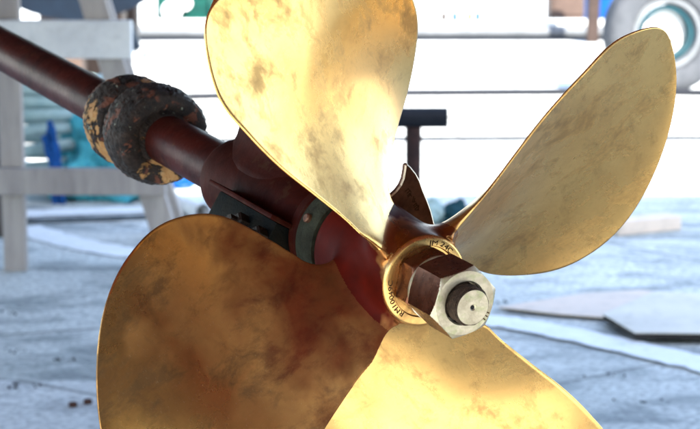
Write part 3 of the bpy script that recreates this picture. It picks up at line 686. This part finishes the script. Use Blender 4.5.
bm = bmesh.new(); a_ = G(150, 192, .03); b_ = G(203, 212, .03); sweep(bm, [a_, a_.lerp(b_, .5), b_], .026, 20, False); sweep(bm, [a_, b_], .021, 20, False)
o = obj('white_pipe', bm, M['white'], None, 50); tag(o, 'short white plastic pipe with dark open end lying left of the strut', 'pipe')
# ------------------------------------------------------------------ T-shaped stand behind the blades
ty = G(413, 213).y; gx = G(413, 213).x; ts = tag(empty('steel_stand', (gx, ty, 0)), 'low T-shaped stand, rusty upright with a dark steel tube across its top', 'stand')
zt = at(413, 117.5, ty).z
bm = bmesh.new(); lathe(bm, [(.026, .012), (.026, zt - .03)], 32); obj('upright', bm, M['darkrust'], ts, 40)
bm = bmesh.new(); lathe(bm, [(.024, -.16), (.033, -.16), (.033, .11), (.024, .11), (.024, .09)], 40, None, True, True, Matrix.Translation((0, 0, zt)) @ Matrix.Rotation(R(90), 4, 'Y')); obj('crossbar', bm, M['steel'], ts, 40)
bm = bmesh.new(); add_box(bm, (0, 0, .010), (.16, .16, .012), None, .002); obj('base_plate', bm, M['rust'], ts)
bm = bmesh.new(); sweep(bm, [(.10, 0, zt), (.15, .01, zt + .006), (.20, .02, zt + .008)], .004, 8); obj('rod', bm, M['cutbevel'], ts)
heap('rag', (G(455, 222).x, G(455, 222).y, .004), (.05, .06), .045, M['teal'], 11, 'crumpled grey-blue rag on the ground right of the steel stand', 'rag', .4, 4)
heap('grey_rag', (G(432, 222).x, G(432, 222).y, .004), (.045, .06), .05, M['hose'], 15, 'pale crumpled rag at the foot of the steel stand', 'rag', .4, 4)
# ------------------------------------------------------------------ timber and boards, right
bm = bmesh.new(); a_ = G(612, 227, .022); b_ = G(674, 221, .022); bar(bm, a_, b_, .075, .044, .004, (0, 0, 1)); o = obj('timber_offcut', bm, M['plypink']); tag(o, 'short pale timber offcut lying behind the right-hand blade', 'timber')
def board(name, pix, z, th, mt, label):
    root = tag(empty(name, G(*pix[0], z)), label, 'board'); o0 = root.location.copy(); ps = [G(x, y, z) - o0 for x, y in pix]
    bm = bmesh.new(); f = bm.faces.new([bm.verts.new(p + Vector((0, 0, th + .0015))) for p in ps])
    r_ = bmesh.ops.extrude_face_region(bm, geom=[f]); bmesh.ops.translate(bm, verts=[v for v in r_['geom'] if isinstance(v, bmesh.types.BMVert)], vec=(0, 0, -.003)); obj('face_sheet', bm, mt, root)
    c = sum(ps, Vector()) / len(ps); bm = bmesh.new(); f = bm.faces.new([bm.verts.new(c + (p - c) * .997) for p in ps])
    r_ = bmesh.ops.extrude_face_region(bm, geom=[f]); bmesh.ops.translate(bm, verts=[v for v in r_['geom'] if isinstance(v, bmesh.types.BMVert)], vec=(0, 0, th - .0025)); obj('core', bm, M['plyedge'], root)
board('pink_board', [(498, 309), (560, 316), (640, 322), (720, 318), (720, 300), (640, 292), (585, 295)], .006, .004, M['plypink'], 'thin pinkish sheet of board on the ground right of the nut')
board('grey_board', [(603, 320), (635, 339), (740, 340), (770, 304), (655, 297)], .012, .014, M['ply'], 'pale grey plywood board with dark edge lying flat at right')
for k, (px, py) in enumerate([(73, 407), (88, 404)]):
    g = G(px, py, .004); bm = bmesh.new(); lathe(bm, [(.004, .0), (.0085, .0005), (.0088, .009), (.004, .0105)], 6, None, True, True); o = obj('rusty_nut', bm, M['rust'], None, 20); o.location = (g.x, g.y, g.z)
    tag(o, ['small rusty red nut on the slab, left one of the pair', 'small rusty red nut on the slab beside the big blade edge'][k], 'nut', 'rusty nuts on the slab')
# ------------------------------------------------------------------ wheel, top right
wy = G(664, 94).y; wx = at(664, 34, wy).x; wr = (60 / FPX) * wy * 1.01
whl = tag(empty('spare_wheel', (wx, wy, 0)), 'big chalky pale wheel with teal rim standing at the upper right', 'wheel')
TW = Matrix.Translation((0, 0, wr + .004)) @ Matrix.Rotation(R(8), 4, 'Z') @ Matrix.Rotation(R(90), 4, 'X')
k_ = wr / .32
bm = bmesh.new(); tpz = .10
lathe(bm, [(r_ * k_, z_) for r_, z_ in [(.185, -.05), (.20, -.08), (.25, -.10), (.295, -.09), (.316, -.07), (.320, -.05), (.312, -.047), (.312, -.040), (.320, -.037), (.320, -.005), (.312, -.002), (.312, .005), (.320, .008), (.320, .05), (.316, .07), (.295, .09), (.25, .10), (.20, .08), (.185, .05)]], 96, None, False, False, TW); obj('tyre', bm, M['tyre'], whl, 40)
bm = bmesh.new(); lathe(bm, [(r_ * k_, z_) for r_, z_ in [(.19, .060), (.182, .070), (.165, .068), (.155, .02), (.150, -.05)]], 96, None, False, False, TW); obj('rim_band', bm, M['rimgrey'], whl, 40)
bm = bmesh.new(); lathe(bm, [(r_ * k_, z_) for r_, z_ in [(.152, .03), (.135, .045), (.128, .045), (.122, .0), (.120, -.03)]], 96, None, False, False, TW); obj('rim_ring', bm, M['teal'], whl, 40)
bm = bmesh.new(); lathe(bm, [(r_ * k_, z_) for r_, z_ in [(.121, -.025), (.08, -.01), (.045, .01), (.03, .03), (.01, .032)]], 96, None, False, True, TW); obj('wheel_disc', bm, M['white'], whl, 40)
# ------------------------------------------------------------------ hose / cable lines on the bright concrete
bm = bmesh.new(); pts = [G(x, y, .02) for x, y in [(180, 97), (260, 95), (330, 94), (400, 93), (480, 92.5), (560, 92), (640, 92), (760, 94), (900, 98)]]; sweep(bm, pts, .021, 10)
o = obj('water_hose', bm, M['steel'], None, 60); tag(o, 'dark blue-grey hose lying across the bright concrete below the pale wheel', 'hose')
bm = bmesh.new(); pts = [G(x, y, .02) for x, y in [(150, 141), (300, 139), (400, 138.5), (520, 138), (700, 137.5), (900, 138)]]; sweep(bm, pts, .010, 10)
o = obj('power_cable', bm, M['steel'], None, 60); tag(o, 'thin grey cable lying across the bright concrete below the blue-grey hose', 'cable')
# quay kerb at the far side
ky = G(350, 38).y; bm = bmesh.new(); add_box(bm, (0, ky + .15, .06), (60, .30, .12), None, .01); tag(obj('kerb', bm, M['slab']), kind='structure')
stripe('pavement_joint', [(-600, 39.5), (350, 38.8), (1300, 38)], .32, M['steel'], .0085)
# ------------------------------------------------------------------ far things
bm = bmesh.new(); sweep(bm, [(x, ky - .06, .05) for x in range(-9, 10)], .045, 12); tag(obj('fender_pipe', bm, M['rimgrey'], None, 60), 'long grey pipe lying along the foot of the far kerb', 'pipe')
def far(px, py): return G(px, py)
# navy dinghy on blocks, top left
dy = 9.6; zc = at(76, 20, dy).z; dx = at(76, 13, dy).x
dg = tag(empty('navy_dinghy', (dx, dy, 0)), 'round-bottomed navy blue dinghy propped on blocks at upper left', 'boat')
bm = bmesh.new(); rows = []
for i in range(15):
    t = i / 14; wdt = .48 * (1 - .55 * t ** 2.2); row = []
    for k in range(21):
        a = math.pi * (k / 20) ; row.append(bm.verts.new((-wdt * math.cos(a), t * 2.6, zc + .42 - (.42 - .10 * t * t) * math.sin(a) ** .75)))
    rows.append(row)
for a_, b_ in zip(rows, rows[1:]):
    for k in range(20): bm.faces.new((a_[k], a_[k + 1], b_[k + 1], b_[k]))
bm.faces.new(rows[0]); bm.faces.new(rows[-1][::-1]); obj('hull', bm, M['navy'], dg, 50)
bm = bmesh.new(); add_box(bm, (0, 1.3, zc + .44), (1.02, 2.7, .04), None, .01); obj('gunwale', bm, M['white'], dg)
for k, (xx, yy, mt) in enumerate(((-.10, .25, 'cream'), (.04, .8, 'cream'), (-.02, 2.0, 'brown'))):
    bm = bmesh.new(); zt2 = zc + (.02 if k != 1 else .08); add_box(bm, (xx, yy, zt2 / 2), (.20, .22, zt2), None, .01)
    o = obj('timber_block', bm, M[mt]); o.location = (dx, dy, 0); tag(o, ['cream block under the near end of the navy dinghy', 'cream block beneath the right side of the navy dinghy', 'brown block under the far end of the navy dinghy'][k], 'block', 'blocks under the navy dinghy')
# jack post beside the trestle
g = G(132, 96); bm = bmesh.new(); o = empty('prop_post', (at(132, 50, 8.2).x, 8.2, 0)); tag(o, 'short dark and grey prop post seen just right of the white rail', 'post')
z_a, z_b = at(132, 50, 8.2).z, at(132, 24, 8.2).z
bar(bm, (.02, 0, 0.0), (.02, 0, z_a), .03, .03); obj('foot', bm, M['white'], o); bm = bmesh.new(); bar(bm, (.015, 0, z_a), (-.02, 0, z_b), .06, .05); obj('head', bm, M['navy'], o)
# green winch
gw = G(186, 33); wn = tag(empty('green_winch', gw), 'old green deck winch with pale round drums at the far side', 'winch')
bm = bmesh.new(); add_box(bm, (0, .1, .18), (.44, .22, .30), None, .03); add_box(bm, (.10, .1, .34), (.12, .16, .16), None, .02); obj('housing', bm, M['green'], wn)
bm = bmesh.new(); add_box(bm, (0, .1, .02), (.42, .3, .04), None, .008); obj('skid', bm, M['brown'], wn)
for xx, rr_, zz in ((-.10, .075, .17), (.0, .05, .22)):
    bm = bmesh.new(); lathe(bm, [(rr_, 0), (rr_, .05), (rr_ * .9, .06)], 28, None, True, True, Matrix.Translation((xx, -.01, zz)) @ Matrix.Rotation(R(90), 4, 'X')); obj('drum', bm, M['white'], wn, 40)
bm = bmesh.new(); lathe(bm, [(.12, -.02), (.14, -.015), (.14, .015), (.12, .02)], 32, None, True, True, Matrix.Translation((.19, .1, .20)) @ Matrix.Rotation(R(90), 4, 'Y')); obj('flywheel', bm, M['green'], wn, 40)
bm = bmesh.new(); bar(bm, (-.16, .1, .28), (-.22, .08, .44), .02, .02); obj('lever', bm, M['green'], wn)
# cream cabinet, blue barrel, brown post
g = G(569, 24); cb = tag(empty('cream_cabinet', g), 'pinkish cream cabinet standing far off, left of the blue barrel', 'cabinet')
bm = bmesh.new(); add_box(bm, (0, .2, .40), (.30, .35, .80), None, .015); obj('body', bm, M['cream'], cb)
bm = bmesh.new(); add_box(bm, (0, .018, .42), (.25, .01, .70), None, .004); obj('door', bm, M['cream'], cb)
g = G(592, 43); bm = bmesh.new(); bar(bm, (0, 0, 0), (.02, 0, .75), .085, .08, .006); o = obj('brown_post', bm, M['brown']); o.location = g; tag(o, 'brown timber post beside the pale wheel', 'post')
g = G(606, 30); br = tag(empty('blue_barrel', (g.x, g.y, 0)), 'bright blue plastic barrel behind the pale wheel', 'barrel')
bm = bmesh.new(); lathe(bm, [(.14, 0), (.16, .01), (.17, .08), (.175, .1), (.17, .12), (.175, .40), (.18, .42), (.175, .44), (.17, .62), (.15, .66)], 40); obj('body', bm, M['blue'], br, 40)
bm = bmesh.new(); lathe(bm, [(.155, .655), (.155, .68), (.14, .69)], 40); obj('lid', bm, M['white'], br, 40)
for k, (px, m_, lab) in enumerate(((455, 'blue', 'tiny blue can on the far kerb, left of the orange one'), (470, 'orange', 'tiny orange can on the far kerb'), (478, 'blue', 'tiny blue can on the far kerb, right of the orange one'), (444, 'brown', 'tiny brown can at the left end of the far kerb row'))):
    g = G(px, 38); bm = bmesh.new(); lathe(bm, [(.02, 0), (.022, .004), (.022, .055), (.018, .062)], 20); o = obj('paint_can', bm, M[m_], None, 40); o.location = (g.x, ky + .06, .121); tag(o, lab, 'can', 'cans on the far kerb')
